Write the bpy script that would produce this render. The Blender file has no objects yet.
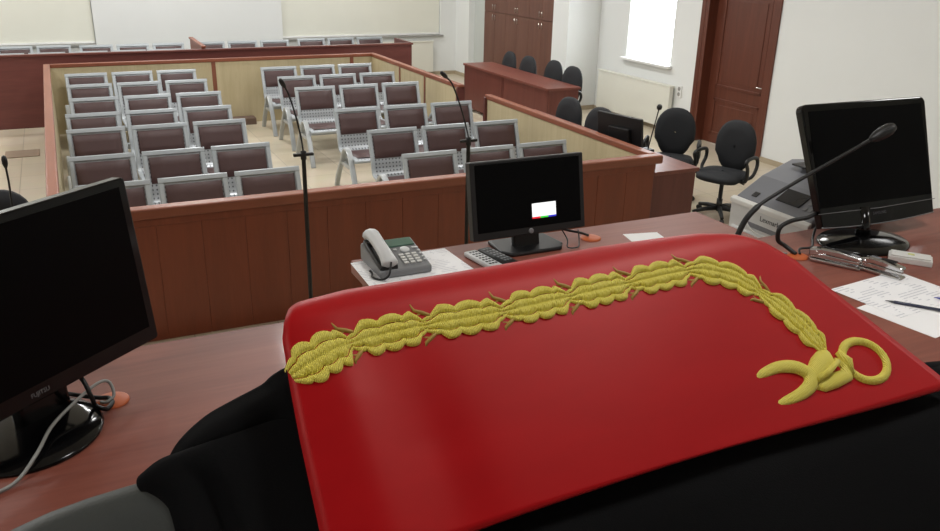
import bpy, bmesh, math, random
from mathutils import Vector, Matrix
random.seed(4)
PI = math.pi
S = bpy.context.scene
COL = S.collection
H = 2.664                      # lens height above the public floor
DESK = H - 0.87                # judge's desk surface
PLAT = 1.04                    # raised platform

# ------------------------------------------------------------------ camera
cam = bpy.data.cameras.new('camera'); cam.sensor_width = 36; cam.lens = 831.02 / 940 * 36
cam.clip_start = 0.05; cam.clip_end = 80
co = bpy.data.objects.new('camera', cam); COL.objects.link(co)
_r = Vector((0.90113032, -0.43302884, 0.02121738)); _u = Vector((0.13864495, 0.33419731, 0.93224982)); _f = Vector((0.41078185, 0.8371369, -0.36119259))
M = Matrix((( _r.x, _u.x, -_f.x, 0), (_r.y, _u.y, -_f.y, 0), (_r.z, _u.z, -_f.z, H), (0, 0, 0, 1)))
co.matrix_world = M
S.camera = co
# ------------------------------------------------------------------ world, light level
w = bpy.data.worlds.new('daylight'); S.world = w; w.use_nodes = True
w.node_tree.nodes['Background'].inputs[0].default_value = (0.93, 0.97, 1.0, 1)
w.node_tree.nodes['Background'].inputs[1].default_value = 10.0
S.view_settings.view_transform = 'Standard'; S.view_settings.look = 'None'
S.view_settings.gamma = 1; S.view_settings.use_curve_mapping = False
S.view_settings.exposure = 0.0
LAMP_W = 54.0
DIM_W = 25.0                   # the row above the judges' bench                  # watts of each ceiling lamp
LAMP_COL = (0.99, 0.99, 0.985)

# ------------------------------------------------------------------ materials
def lin(c):
    return tuple(((x / 255) / 12.92 if x <= 10.3 else ((x / 255 + .055) / 1.055) ** 2.4) for x in c) + (1,)
def newmat(name):
    m = bpy.data.materials.new(name); m.use_nodes = True
    nt = m.node_tree; return m, nt, nt.nodes['Principled BSDF']
def plain(name, c, rough=.5, metal=0, var=.06, scale=8, bump=0, coat=0, bscale=60, sheen=0, spec=.5):
    m, nt, b = newmat(name)
    tc = nt.nodes.new('ShaderNodeTexCoord')
    n = nt.nodes.new('ShaderNodeTexNoise'); n.inputs['Scale'].default_value = scale; n.inputs['Detail'].default_value = 4
    nt.links.new(tc.outputs['Object'], n.inputs['Vector'])
    mx = nt.nodes.new('ShaderNodeMix'); mx.data_type = 'RGBA'
    a = lin(c); mx.inputs[6].default_value = tuple(x * (1 - var) for x in a[:3]) + (1,); mx.inputs[7].default_value = tuple(min(1, x * (1 + var)) for x in a[:3]) + (1,)
    nt.links.new(n.outputs['Fac'], mx.inputs[0]); nt.links.new(mx.outputs[2], b.inputs['Base Color'])
    b.inputs['Roughness'].default_value = rough; b.inputs['Metallic'].default_value = metal
    b.inputs['Coat Weight'].default_value = coat; b.inputs['Coat Roughness'].default_value = .1
    b.inputs['Sheen Weight'].default_value = sheen; b.inputs['Specular IOR Level'].default_value = spec
    if bump:
        n2 = nt.nodes.new('ShaderNodeTexNoise'); n2.inputs['Scale'].default_value = bscale
        nt.links.new(tc.outputs['Object'], n2.inputs['Vector'])
        bp = nt.nodes.new('ShaderNodeBump'); bp.inputs['Strength'].default_value = bump; bp.inputs['Distance'].default_value = .01
        nt.links.new(n2.outputs['Fac'], bp.inputs['Height']); nt.links.new(bp.outputs[0], b.inputs['Normal'])
    return m
def wood(name, c1, c2, axis='z', rough=.4, coat=.15, scale=6, coat_rough=.25):
    m, nt, b = newmat(name)
    tc = nt.nodes.new('ShaderNodeTexCoord'); mp = nt.nodes.new('ShaderNodeMapping')
    s = {'x': (.12, 1.6, 1.6), 'y': (1.6, .12, 1.6), 'z': (1.6, 1.6, .12)}[axis]
    mp.inputs['Scale'].default_value = s
    nt.links.new(tc.outputs['Object'], mp.inputs['Vector'])
    n = nt.nodes.new('ShaderNodeTexNoise'); n.inputs['Scale'].default_value = scale; n.inputs['Detail'].default_value = 7; n.inputs['Distortion'].default_value = .6; n.inputs['Roughness'].default_value = .6
    n2 = nt.nodes.new('ShaderNodeTexNoise'); n2.inputs['Scale'].default_value = scale * 9; n2.inputs['Detail'].default_value = 3
    nt.links.new(mp.outputs[0], n.inputs['Vector']); nt.links.new(mp.outputs[0], n2.inputs['Vector'])
    ad = nt.nodes.new('ShaderNodeMath'); ad.operation = 'MULTIPLY_ADD'; ad.inputs[1].default_value = .35
    nt.links.new(n2.outputs['Fac'], ad.inputs[0]); nt.links.new(n.outputs['Fac'], ad.inputs[2])
    rp = nt.nodes.new('ShaderNodeValToRGB'); rp.color_ramp.elements[0].position = .45; rp.color_ramp.elements[1].position = .9
    rp.color_ramp.elements[0].color = lin(c1); rp.color_ramp.elements[1].color = lin(c2)
    nt.links.new(ad.outputs[0], rp.inputs[0]); nt.links.new(rp.outputs[0], b.inputs['Base Color'])
    b.inputs['Roughness'].default_value = rough; b.inputs['Coat Weight'].default_value = coat; b.inputs['Coat Roughness'].default_value = coat_rough
    return m
def emit(name, c, s):
    m, nt, b = newmat(name)
    b.inputs['Base Color'].default_value = (.02, .02, .02, 1); b.inputs['Emission Color'].default_value = lin(c); b.inputs['Emission Strength'].default_value = s
    return m

W_PAINT = plain('wall paint', (225, 227, 225), .8, var=.02, scale=2, bump=.05, bscale=120)
W_SHADED = plain('shaded wall paint', (190, 194, 190), .8, var=.02, scale=2)  # wall paint of the less lit recess, its shade put into the colour
W_CEIL = plain('ceiling paint', (235, 235, 230), .9, var=.01)
BLIND = plain('cream roller blind', (226, 226, 214), .8, var=.02, scale=3)
SILL_GREY = plain('grey stone sill', (150, 150, 145), .5)
SILL_WHITE = plain('white sill', (232, 232, 230), .4)
WOOD_FRONT = wood('red brown boards', (112, 52, 25), (128, 62, 34), 'z', .45, .15)
WOOD_DARK = wood('dark red brown panel', (88, 42, 37), (104, 54, 47), 'x', .45, .12)
WOOD_CAP_X = wood('handrail wood along row', (124, 68, 46), (142, 82, 58), 'x', .42, .1)
WOOD_CAP_Y = wood('handrail wood along aisle', (124, 68, 46), (142, 82, 58), 'y', .42, .1)
WOOD_POST = wood('brown post wood', (112, 62, 44), (136, 80, 58), 'z', .45, .1)
MAPLE = wood('pale maple panel', (180, 165, 130), (196, 182, 148), 'z', .5, .05)
DESK_TOP = wood('judge desk top', (116, 60, 48), (152, 88, 72), 'x', .5, .25, 5, .10)
DESK_PANEL = wood('judge desk panel', (110, 55, 40), (135, 74, 56), 'z', .45, .1)
DESK_RED = wood('side desk wood', (106, 55, 45), (126, 71, 59), 'y', .4, .2)
DESK_RED_V = wood('side desk panel wood', (92, 45, 37), (108, 57, 47), 'z', .45, .1)
CLOSET = wood('wardrobe veneer', (90, 54, 42), (106, 68, 54), 'z', .5, .05)
DOOR_W = wood('door veneer', (86, 43, 29), (102, 55, 39), 'z', .42, .1)
STEEL = plain('silver painted steel', (170, 176, 180), .4, .25, .03)
STEEL_LEG = plain('polished alloy leg', (182, 186, 188), .32, .4, .03)
CHROME = plain('chrome', (205, 205, 205), .12, 1, .02)
BLACK_PL = plain('black plastic', (22, 22, 23), .45, var=.1)
BLACK_MAT = plain('matte black metal', (16, 16, 16), .5)
BLACK_GLOSS = plain('gloss black plastic', (8, 8, 9), .12, var=.05, coat=.15, spec=.3)
SCREEN = plain('dark matte screen', (5, 5, 6), .3, var=.05, spec=.08)
CHAIR_FAB = plain('black chair upholstery', (23, 25, 29), .75, var=.12, scale=30, bump=.2, bscale=300)
MAROON = plain('maroon vinyl pad', (72, 49, 48), .5, var=.06, scale=20)
LEATHER = plain('dark grey leather', (52, 56, 54), .48, var=.08, scale=20, bump=.05, bscale=250)
GOWN = plain('black gown cloth', (14, 14, 15), .95, var=.12, scale=40, bump=.08, bscale=700, spec=.12)
PAPERW = plain('white paper', (248, 248, 248), .8, var=.01)
WHITE_PL = plain('white plastic', (226, 226, 222), .35)
GREY_PL = plain('light grey printer plastic', (214, 216, 215), .5, var=.02)
DGREY_PL = plain('dark grey printer plastic', (122, 124, 130), .5, var=.03)
PHONE_GREY = plain('phone grey plastic', (128, 130, 132), .4)
PHONE_LT = plain('phone handset plastic', (212, 214, 214), .35)
LCD = plain('green display glass', (84, 116, 100), .3)
GROMMET = plain('terracotta plastic', (196, 98, 50), .5)
RAD = plain('radiator enamel', (224, 223, 212), .45, var=.01)
BEIGE = plain('beige laminate', (206, 192, 160), .5)
BASEB = plain('baseboard tile', (170, 156, 132), .5)
GOLD_DK = plain('dull gold thread', (172, 138, 60), .6, var=.15, scale=80)
CABLE_GREY = plain('grey cable sheath', (150, 150, 146), .5)
BLUE_PL = plain('blue pen plastic', (30, 52, 160), .3)
PEN_CLEAR = plain('smoky pen barrel', (58, 62, 82), .25)
STRIP_BR = plain('brown strip', (140, 120, 100), .7)
LABEL_GREY = plain('grey print', (120, 120, 122), .5)
LABEL_DIM = plain('dim grey print', (70, 70, 74), .5)
INK = plain('dark ink', (52, 54, 58), .6)
GLASS_DARK = plain('dark glass strip', (40, 42, 46), .2)

def mat_floor():
    m, nt, b = newmat('beige floor tile')
    tc = nt.nodes.new('ShaderNodeTexCoord')
    br = nt.nodes.new('ShaderNodeTexBrick'); br.offset = 0; br.inputs['Scale'].default_value = 1
    br.inputs['Brick Width'].default_value = .6; br.inputs['Row Height'].default_value = .6; br.inputs['Mortar Size'].default_value = .004
    br.inputs['Color1'].default_value = lin((204, 192, 170)); br.inputs['Color2'].default_value = lin((198, 186, 163)); br.inputs['Mortar'].default_value = lin((160, 150, 132))
    n = nt.nodes.new('ShaderNodeTexNoise'); n.inputs['Scale'].default_value = 3; n.inputs['Detail'].default_value = 6
    nt.links.new(tc.outputs['Object'], br.inputs['Vector']); nt.links.new(tc.outputs['Object'], n.inputs['Vector'])
    mx = nt.nodes.new('ShaderNodeMix'); mx.data_type = 'RGBA'; mx.blend_type = 'MULTIPLY'; mx.inputs[0].default_value = .12
    nt.links.new(br.outputs['Color'], mx.inputs[6]); nt.links.new(n.outputs['Color'], mx.inputs[7]); nt.links.new(mx.outputs[2], b.inputs['Base Color'])
    b.inputs['Roughness'].default_value = .28
    return m
FLOOR = mat_floor()
def mat_perf():
    m, nt, b = newmat('perforated silver steel')
    tc = nt.nodes.new('ShaderNodeTexCoord'); mp = nt.nodes.new('ShaderNodeMapping'); mp.inputs['Scale'].default_value = (27, 27, 27)
    nt.links.new(tc.outputs['Object'], mp.inputs['Vector'])
    fr = nt.nodes.new('ShaderNodeVectorMath'); fr.operation = 'FRACTION'; nt.links.new(mp.outputs[0], fr.inputs[0])
    sub = nt.nodes.new('ShaderNodeVectorMath'); sub.operation = 'SUBTRACT'; sub.inputs[1].default_value = (.5, .5, .5); nt.links.new(fr.outputs[0], sub.inputs[0])
    mul = nt.nodes.new('ShaderNodeVectorMath'); mul.operation = 'MULTIPLY'; mul.inputs[1].default_value = (1, 0, 1); nt.links.new(sub.outputs[0], mul.inputs[0])
    ln = nt.nodes.new('ShaderNodeVectorMath'); ln.operation = 'LENGTH'; nt.links.new(mul.outputs[0], ln.inputs[0])
    lt = nt.nodes.new('ShaderNodeMath'); lt.operation = 'LESS_THAN'; lt.inputs[1].default_value = .22; nt.links.new(ln.outputs['Value'], lt.inputs[0])
    mx = nt.nodes.new('ShaderNodeMix'); mx.data_type = 'RGBA'; mx.inputs[6].default_value = lin((172, 176, 180)); mx.inputs[7].default_value = lin((92, 95, 98))
    nt.links.new(lt.outputs[0], mx.inputs[0]); nt.links.new(mx.outputs[2], b.inputs['Base Color'])
    b.inputs['Metallic'].default_value = .5; b.inputs['Roughness'].default_value = .36
    return m
PERF = mat_perf()
def mat_satin():
    m, nt, b = newmat('red satin')
    tc = nt.nodes.new('ShaderNodeTexCoord')
    n = nt.nodes.new('ShaderNodeTexNoise'); n.inputs['Scale'].default_value = 9; n.inputs['Detail'].default_value = 5
    mp = nt.nodes.new('ShaderNodeMapping'); mp.inputs['Scale'].default_value = (1, 3, 3)
    nt.links.new(tc.outputs['Object'], mp.inputs['Vector']); nt.links.new(mp.outputs[0], n.inputs['Vector'])
    mx = nt.nodes.new('ShaderNodeMix'); mx.data_type = 'RGBA'; mx.inputs[6].default_value = lin((160, 10, 18)); mx.inputs[7].default_value = lin((180, 14, 22))
    nt.links.new(n.outputs['Fac'], mx.inputs[0]); nt.links.new(mx.outputs[2], b.inputs['Base Color'])
    b.inputs['Roughness'].default_value = .42; b.inputs['Specular IOR Level'].default_value = .35
    b.inputs['Specular Tint'].default_value = (1, .35, .3, 1)
    b.inputs['Sheen Weight'].default_value = .12; b.inputs['Sheen Tint'].default_value = (1, .2, .2, 1)
    wv = nt.nodes.new('ShaderNodeTexWave'); wv.inputs['Scale'].default_value = 260; wv.inputs['Distortion'].default_value = 1.5
    nt.links.new(tc.outputs['Object'], wv.inputs['Vector'])
    bp = nt.nodes.new('ShaderNodeBump'); bp.inputs['Strength'].default_value = .06; bp.inputs['Distance'].default_value = .002
    nt.links.new(wv.outputs['Fac'], bp.inputs['Height']); nt.links.new(bp.outputs[0], b.inputs['Normal'])
    return m
SATIN = mat_satin()
def mat_thread():
    m, nt, b = newmat('yellow embroidery thread')
    tc = nt.nodes.new('ShaderNodeTexCoord')
    n = nt.nodes.new('ShaderNodeTexNoise'); n.inputs['Scale'].default_value = 60; n.inputs['Detail'].default_value = 4
    nt.links.new(tc.outputs['Object'], n.inputs['Vector'])
    wv = nt.nodes.new('ShaderNodeTexWave'); wv.inputs['Scale'].default_value = 190; wv.inputs['Distortion'].default_value = 3; wv.inputs['Detail'].default_value = 2
    nt.links.new(tc.outputs['Object'], wv.inputs['Vector'])
    mx = nt.nodes.new('ShaderNodeMix'); mx.data_type = 'RGBA'; mx.inputs[6].default_value = lin((240, 222, 58)); mx.inputs[7].default_value = lin((252, 240, 110))
    nt.links.new(n.outputs['Fac'], mx.inputs[0]); nt.links.new(mx.outputs[2], b.inputs['Base Color'])
    b.inputs['Roughness'].default_value = .55; b.inputs['Sheen Weight'].default_value = .2
    bp = nt.nodes.new('ShaderNodeBump'); bp.inputs['Strength'].default_value = .7; bp.inputs['Distance'].default_value = .0014
    nt.links.new(wv.outputs['Fac'], bp.inputs['Height']); nt.links.new(bp.outputs[0], b.inputs['Normal'])
    return m
THREAD = mat_thread()
def mat_printed(name, pitch, axis=1):
    m, nt, b = newmat(name)
    tc = nt.nodes.new('ShaderNodeTexCoord'); sp = nt.nodes.new('ShaderNodeSeparateXYZ'); nt.links.new(tc.outputs['Object'], sp.inputs[0])
    mu = nt.nodes.new('ShaderNodeMath'); mu.operation = 'MULTIPLY'; mu.inputs[1].default_value = 1 / pitch; nt.links.new(sp.outputs[axis], mu.inputs[0])
    fr = nt.nodes.new('ShaderNodeMath'); fr.operation = 'FRACT'; nt.links.new(mu.outputs[0], fr.inputs[0])
    lt = nt.nodes.new('ShaderNodeMath'); lt.operation = 'LESS_THAN'; lt.inputs[1].default_value = .35; nt.links.new(fr.outputs[0], lt.inputs[0])
    n = nt.nodes.new('ShaderNodeTexNoise'); n.inputs['Scale'].default_value = 18; nt.links.new(tc.outputs['Object'], n.inputs['Vector'])
    gt = nt.nodes.new('ShaderNodeMath'); gt.operation = 'GREATER_THAN'; gt.inputs[1].default_value = .52; nt.links.new(n.outputs['Fac'], gt.inputs[0])
    an = nt.nodes.new('ShaderNodeMath'); an.operation = 'MULTIPLY'; nt.links.new(lt.outputs[0], an.inputs[0]); nt.links.new(gt.outputs[0], an.inputs[1])
    mx = nt.nodes.new('ShaderNodeMix'); mx.data_type = 'RGBA'; mx.inputs[6].default_value = lin((249, 249, 250)); mx.inputs[7].default_value = lin((212, 213, 218))
    nt.links.new(an.outputs[0], mx.inputs[0]); nt.links.new(mx.outputs[2], b.inputs['Base Color']); b.inputs['Roughness'].default_value = .7
    return m
PRINTED = mat_printed('printed paper', .012)
def mat_glass():
    m = bpy.data.materials.new('window glass'); m.use_nodes = True; nt = m.node_tree; nt.nodes.clear()
    o = nt.nodes.new('ShaderNodeOutputMaterial'); t = nt.nodes.new('ShaderNodeBsdfTransparent'); g = nt.nodes.new('ShaderNodeBsdfGlossy'); g.inputs['Roughness'].default_value = .02
    mx = nt.nodes.new('ShaderNodeMixShader'); mx.inputs[0].default_value = .05
    nt.links.new(t.outputs[0], mx.inputs[1]); nt.links.new(g.outputs[0], mx.inputs[2]); nt.links.new(mx.outputs[0], o.inputs[0])
    return m
GLASS = mat_glass()
DIFFUSER = emit('lamp diffuser', (255, 250, 240), 4.0)
GLOW_W = emit('lit screen white', (255, 255, 255), 1.1)
GLOW_R = emit('lit screen red', (255, 30, 50), .9)
GLOW_G = emit('lit screen green', (60, 230, 60), .9)
GLOW_B = emit('lit screen blue', (50, 50, 220), .9)

# ------------------------------------------------------------------ mesh helpers
class MB:
    def __init__(s): s.bm = bmesh.new(); s.mi = 0
    def _f(s, vs, smooth=False):
        try:
            f = s.bm.faces.new(vs); f.material_index = s.mi; f.smooth = smooth; return f
        except ValueError: return None
    def box(s, x0, x1, y0, y1, z0, z1, T=None):
        P = [Vector((x, y, z)) for z in (z0, z1) for y in (y0, y1) for x in (x0, x1)]
        if T is not None: P = [T @ p for p in P]
        v = [s.bm.verts.new(p) for p in P]
        for q in ((0, 2, 3, 1), (4, 5, 7, 6), (0, 1, 5, 4), (2, 6, 7, 3), (0, 4, 6, 2), (1, 3, 7, 5)): s._f([v[i] for i in q])
        return s
    def tube(s, path, r, seg=8, closed=False, flat=1.0, up=None):
        P = [Vector(p) for p in path]; n = len(P)
        R = r if isinstance(r, (list, tuple)) else [r] * n
        T = []
        for i in range(n):
            a = P[(i - 1) % n] if (closed or i > 0) else P[i]; b = P[(i + 1) % n] if (closed or i < n - 1) else P[i]
            T.append((b - a).normalized())
        N = Vector(up) if up else (Vector((0, 0, 1)) if abs(T[0].z) < .9 else Vector((1, 0, 0)))
        rings = []
        for i in range(n):
            N = (N - T[i] * N.dot(T[i]));
            if N.length < 1e-6: N = T[i].orthogonal()
            N.normalize(); B = T[i].cross(N)
            rings.append([s.bm.verts.new(P[i] + (N * math.cos(2 * PI * k / seg) * flat + B * math.sin(2 * PI * k / seg)) * R[i]) for k in range(seg)])
        m = n if closed else n - 1
        for i in range(m):
            A, Bq = rings[i], rings[(i + 1) % n]
            for k in range(seg): s._f([A[k], A[(k + 1) % seg], Bq[(k + 1) % seg], Bq[k]], True)
        if not closed:
            s._f(rings[0][::-1]); s._f(rings[-1])
        return s
    def ribbon(s, path, side, hw, ht):
        P = [Vector(p) for p in path]; sd = Vector(side).normalized(); rings = []
        for i in range(len(P)):
            t = (P[min(i + 1, len(P) - 1)] - P[max(i - 1, 0)]).normalized(); n = t.cross(sd).normalized()
            rings.append([s.bm.verts.new(P[i] + sd * a * hw + n * b * ht) for a, b in ((-1, -.5), (-.7, -1), (.7, -1), (1, -.5), (1, .5), (.7, 1), (-.7, 1), (-1, .5))])
        for i in range(len(P) - 1):
            for k in range(8): s._f([rings[i][k], rings[i][(k + 1) % 8], rings[i + 1][(k + 1) % 8], rings[i + 1][k]])
        s._f(rings[0][::-1]); s._f(rings[-1]); return s
    def lathe(s, prof, c=(0, 0, 0), seg=24, T=None):
        rings = []
        c = Vector(c)
        for (r, z) in prof:
            ring = []
            for k in range(seg):
                p = c + Vector((r * math.cos(2 * PI * k / seg), r * math.sin(2 * PI * k / seg), z))
                ring.append(s.bm.verts.new(T @ p if T is not None else p))
            rings.append(ring)
        for i in range(len(rings) - 1):
            for k in range(seg): s._f([rings[i][k], rings[i][(k + 1) % seg], rings[i + 1][(k + 1) % seg], rings[i + 1][k]], True)
        s._f(rings[0][::-1]); s._f(rings[-1]); return s
    def blob(s, c, ax, ay, az, nu=12, nv=8):
        c = Vector(c); ax, ay, az = Vector(ax), Vector(ay), Vector(az)
        top = s.bm.verts.new(c + az); bot = s.bm.verts.new(c - az); rings = []
        for j in range(1, nv):
            t = PI * j / nv
            rings.append([s.bm.verts.new(c + az * math.cos(t) + (ax * math.cos(2 * PI * k / nu) + ay * math.sin(2 * PI * k / nu)) * math.sin(t)) for k in range(nu)])
        for k in range(nu):
            s._f([top, rings[0][k], rings[0][(k + 1) % nu]], True); s._f([bot, rings[-1][(k + 1) % nu], rings[-1][k]], True)
        for j in range(nv - 2):
            for k in range(nu): s._f([rings[j][k], rings[j + 1][k], rings[j + 1][(k + 1) % nu], rings[j][(k + 1) % nu]], True)
        return s
    def prism(s, poly, z0, z1, T=None):
        a = [Vector((p[0], p[1], z0)) for p in poly]; b = [Vector((p[0], p[1], z1)) for p in poly]
        if T is not None: a = [T @ p for p in a]; b = [T @ p for p in b]
        a = [s.bm.verts.new(p) for p in a]; b = [s.bm.verts.new(p) for p in b]; n = len(a)
        s._f(a[::-1]); s._f(b)
        for i in range(n): s._f([a[i], a[(i + 1) % n], b[(i + 1) % n], b[i]])
        return s
    def grid(s, G, closed=False):
        V = [[s.bm.verts.new(Vector(p)) for p in row] for row in G]
        for i in range(len(V) - 1):
            m = len(V[i]); 
            for k in range(m if closed else m - 1): s._f([V[i][k], V[i][(k + 1) % m], V[i + 1][(k + 1) % m], V[i + 1][k]], True)
        return V
    def build(s, name, mat, parent=None, bevel=0, seg=2, solid=0, sub=0, offset=-1):
        bmesh.ops.recalc_face_normals(s.bm, faces=s.bm.faces[:])
        me = bpy.data.meshes.new(name); s.bm.to_mesh(me); s.bm.free()
        for m in (mat if isinstance(mat, (list, tuple)) else [mat]): me.materials.append(m)
        o = bpy.data.objects.new(name, me); COL.objects.link(o)
        if parent is not None: o.parent = parent
        if sub:
            md = o.modifiers.new('smooth', 'SUBSURF'); md.levels = sub; md.render_levels = sub
        if solid:
            md = o.modifiers.new('thickness', 'SOLIDIFY'); md.thickness = solid; md.offset = offset
        if bevel:
            md = o.modifiers.new('edge', 'BEVEL'); md.width = bevel; md.segments = seg; md.limit_method = 'ANGLE'; md.angle_limit = math.radians(40)
        return o
def bx(name, mat, parent, x0, x1, y0, y1, z0, z1, bevel=.003, T=None):
    return MB().box(x0, x1, y0, y1, z0, z1, T).build(name, mat, parent, bevel)
def tag(o, label, cat, group=None):
    o['label'] = label; o['category'] = cat
    if group: o['group'] = group
    return o
def thing(name, label, cat, loc=(0, 0, 0), rz=0, group=None):
    o = bpy.data.objects.new(name, None); COL.objects.link(o); o.empty_display_size = .1
    o.location = loc; o.rotation_euler = (0, 0, rz)
    return tag(o, label, cat, group)
def struct(o): o['kind'] = 'structure'; return o
def kids(o): return list(o.children)
def dup(root, loc, rz, label):
    def cp(o, par):
        c = o.copy(); COL.objects.link(c)
        if par is not None: c.parent = par
        for ch in kids(o): cp(ch, c)
        return c
    r = cp(root, None); r.location = loc; r.rotation_euler = (0, 0, rz); r['label'] = label
    return r
def rot_z(a): return Matrix.Rotation(a, 4, 'Z')
def catmull(P, n):
    P = [Vector(p) for p in P]; out = []
    m = len(P) - 1
    for k in range(n + 1):
        t = k / n * m; i = min(int(t), m - 1); f = t - i
        p0 = P[i - 1] if i > 0 else P[i] * 2 - P[i + 1]; p1 = P[i]; p2 = P[i + 1]; p3 = P[i + 2] if i + 2 <= m else P[i + 1] * 2 - P[i]
        out.append(.5 * ((2 * p1) + (p2 - p0) * f + (2 * p0 - 5 * p1 + 4 * p2 - p3) * f * f + (3 * p1 - p0 - 3 * p2 + p3) * f ** 3))
    return out
def loft(curves, nu, nv):
    C = [catmull(c, nu) for c in curves]
    return [list(r) for r in zip(*[catmull([C[j][i] for j in range(len(C))], nv) for i in range(nu + 1)])]
def lettering(txt, size, mat, parent, T, name='lettering', ext=.0004, align='CENTER'):
    cu = bpy.data.curves.new('tmp', 'FONT'); cu.body = txt; cu.size = size; cu.extrude = ext; cu.align_x = align; cu.align_y = 'CENTER'; cu.resolution_u = 3
    o = bpy.data.objects.new('tmp', cu); COL.objects.link(o)
    me = bpy.data.meshes.new_from_object(o.evaluated_get(bpy.context.evaluated_depsgraph_get()))
    bpy.data.objects.remove(o); me.transform(T); me.name = name; me.materials.clear(); me.materials.append(mat)
    r = bpy.data.objects.new(name, me); COL.objects.link(r); r.parent = parent
    return r

# ================================================================== the room
XR, YB, XL, YF, ZC = 8.35, 16.8, -4.2, -2.2, 4.3
struct(bx('floor', FLOOR, None, XL, XR + .3, YF, YB + .2, -.1, 0, 0))
struct(bx('ceiling', W_CEIL, None, XL - .1, XR + .4, YF - .1, YB + .3, ZC, ZC + .1, 0))
struct(bx('wall_left', W_PAINT, None, XL - .2, XL, YF, YB, 0, ZC, 0))
struct(bx('wall_front', W_PAINT, None, XL, XR + .3, YF - .2, YF, 0, ZC, 0))
# right wall with a window hole and a door hole
WY0, WY1, WZ0, WZ1 = 10.28, 11.40, .99, 2.75
DY0, DY1, DZ = 8.28, 9.58, 2.32
m = MB()
WT = .34
m.box(XR, XR + WT, YF, DY0, 0, ZC).box(XR, XR + WT, DY0, DY1, DZ, ZC).box(XR, XR + WT, DY1, WY0, 0, ZC)
m.box(XR, XR + WT, WY0, WY1, 0, WZ0).box(XR, XR + WT, WY0, WY1, WZ1, ZC).box(XR, XR + WT, WY1, YB, 0, ZC)
struct(m.build('wall_right', W_PAINT))
# pier between window bay and wardrobe, far pier by the back wall
struct(bx('trim_1', W_PAINT, None, 7.72, XR, 12.23, 12.72, 0, ZC, 0))
struct(bx('trim_2', W_PAINT, None, 7.77, XR, 16.15, YB, 0, ZC, 0))
struct(bx('trim_3', W_SHADED, None, 7.90, XR, 15.46, 16.15, 0, ZC, 0))
# back wall with two blinded window bays
m = MB()
m.box(XL, -2.5, YB, YB + .2, 0, ZC).box(.64, 4.03, YB, YB + .2, 0, ZC).box(7.42, XR, YB, YB + .2, 0, ZC)
for a, b in ((-2.5, .64), (4.03, 7.42)): m.box(a, b, YB, YB + .2, 0, .80).box(a, b, YB, YB + .2, 3.2, ZC).box(a, b, YB + .16, YB + .2, .80, 3.2)
struct(m.build('wall_back', W_PAINT))
for k, (a, b) in enumerate(((-2.5, .64), (4.03, 7.42))):
    wdw = struct(bx('window_%d' % (k + 2), BLIND, None, a + .01, b - .01, YB + .07, YB + .075, .84, 3.19, 0))
    MB().box(a - .0, b + (.0 if k == 0 else .05), YB - .05, YB + .07, .80, .835).build('window_sill', SILL_GREY, wdw, .004)
    MB().box(a + .01, b - .01, YB + .055, YB + .07, .84, .875).build('hem_bar', SILL_WHITE, wdw, .003)
# window in the right wall
win = struct(MB().box(XR + .24, XR + .28, WY0, WY0 + .035, WZ0, WZ1).box(XR + .24, XR + .28, WY1 - .035, WY1, WZ0, WZ1)
             .box(XR + .24, XR + .28, WY0 + .035, WY1 - .035, WZ0, WZ0 + .035).box(XR + .24, XR + .28, WY0 + .035, WY1 - .035, WZ1 - .035, WZ1).build('window_1', SILL_WHITE, None, .004))
MB().box(XR + .265, XR + .275, WY0 + .035, WY1 - .035, WZ0 + .035, WZ1 - .035).build('pane', GLASS, win)
MB().box(XR - .09, XR + .24, WY0 - .06, WY1 + .06, WZ0 - .035, WZ0 + .006).build('window_sill', SILL_WHITE, win, .006)
# door in the right wall
dr = struct(MB().box(XR + .14, XR + .19, DY0 + .05, DY1 - .05, .005, DZ - .04).build('door_1', DOOR_W, None, .004))
m = MB()
m.box(XR - .02, XR + .20, DY0 - .02, DY0 + .05, 0, DZ).box(XR - .02, XR + .20, DY1 - .05, DY1 + .02, 0, DZ).box(XR - .02, XR + .20, DY0 - .02, DY1 + .02, DZ - .04, DZ + .03)
m.box(XR - .025, XR, DY0 - .09, DY0 - .02, 0, DZ + .1).box(XR - .025, XR, DY1 + .02, DY1 + .10, 0, DZ + .1).box(XR - .025, XR, DY0 - .09, DY1 + .1, DZ + .03, DZ + .1)
m.build('door_frame', DOOR_W, dr, .004)
for z0, z1 in ((.14, .66), (.82, 2.10)):
    m = MB(); a, b, x = DY0 + .2, DY1 - .2, XR + .14; t = .035
    m.box(x - .014, x, a, b, z0, z0 + t).box(x - .014, x, a, b, z1 - t, z1).box(x - .014, x, a, a + t, z0, z1).box(x - .014, x, b - t, b, z0, z1)
    m.box(x - .008, x, a + .09, b - .09, z0 + .09, z1 - .09)
    m.build('panel_moulding', DOOR_W, dr, .006)
MB().tube([(XR + .14, DY0 + .13, .93), (XR + .085, DY0 + .13, .93), (XR + .08, DY0 + .17, .93), (XR + .08, DY0 + .25, .93)], .010, 8).box(XR + .128, XR + .14, DY0 + .11, DY0 + .15, .83, 1.0).build('door_handle', CHROME, dr, .002)
# baseboards
struct(MB().box(XR - .015, XR, DY1 + .1, 12.23, 0, .07).box(XR - .015, XR, YF, DY0 - .09, 0, .07).box(7.705, 7.72, 12.23, 12.72, 0, .07).box(7.705, XR, 12.215, 12.23, 0, .07).box(7.755, 7.77, 16.15, YB, 0, .07).build('baseboard_right', BASEB))
struct(MB().box(XL, 7.77, YB - .015, YB, 0, .07).build('baseboard_back', BASEB))
# raised platform under the judges
struct(bx('platform', wood('platform boards', (120, 78, 60), (140, 96, 76), 'x', .5, .1), None, XL, 3.6, YF, 1.62, 0, PLAT, 0))

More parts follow.
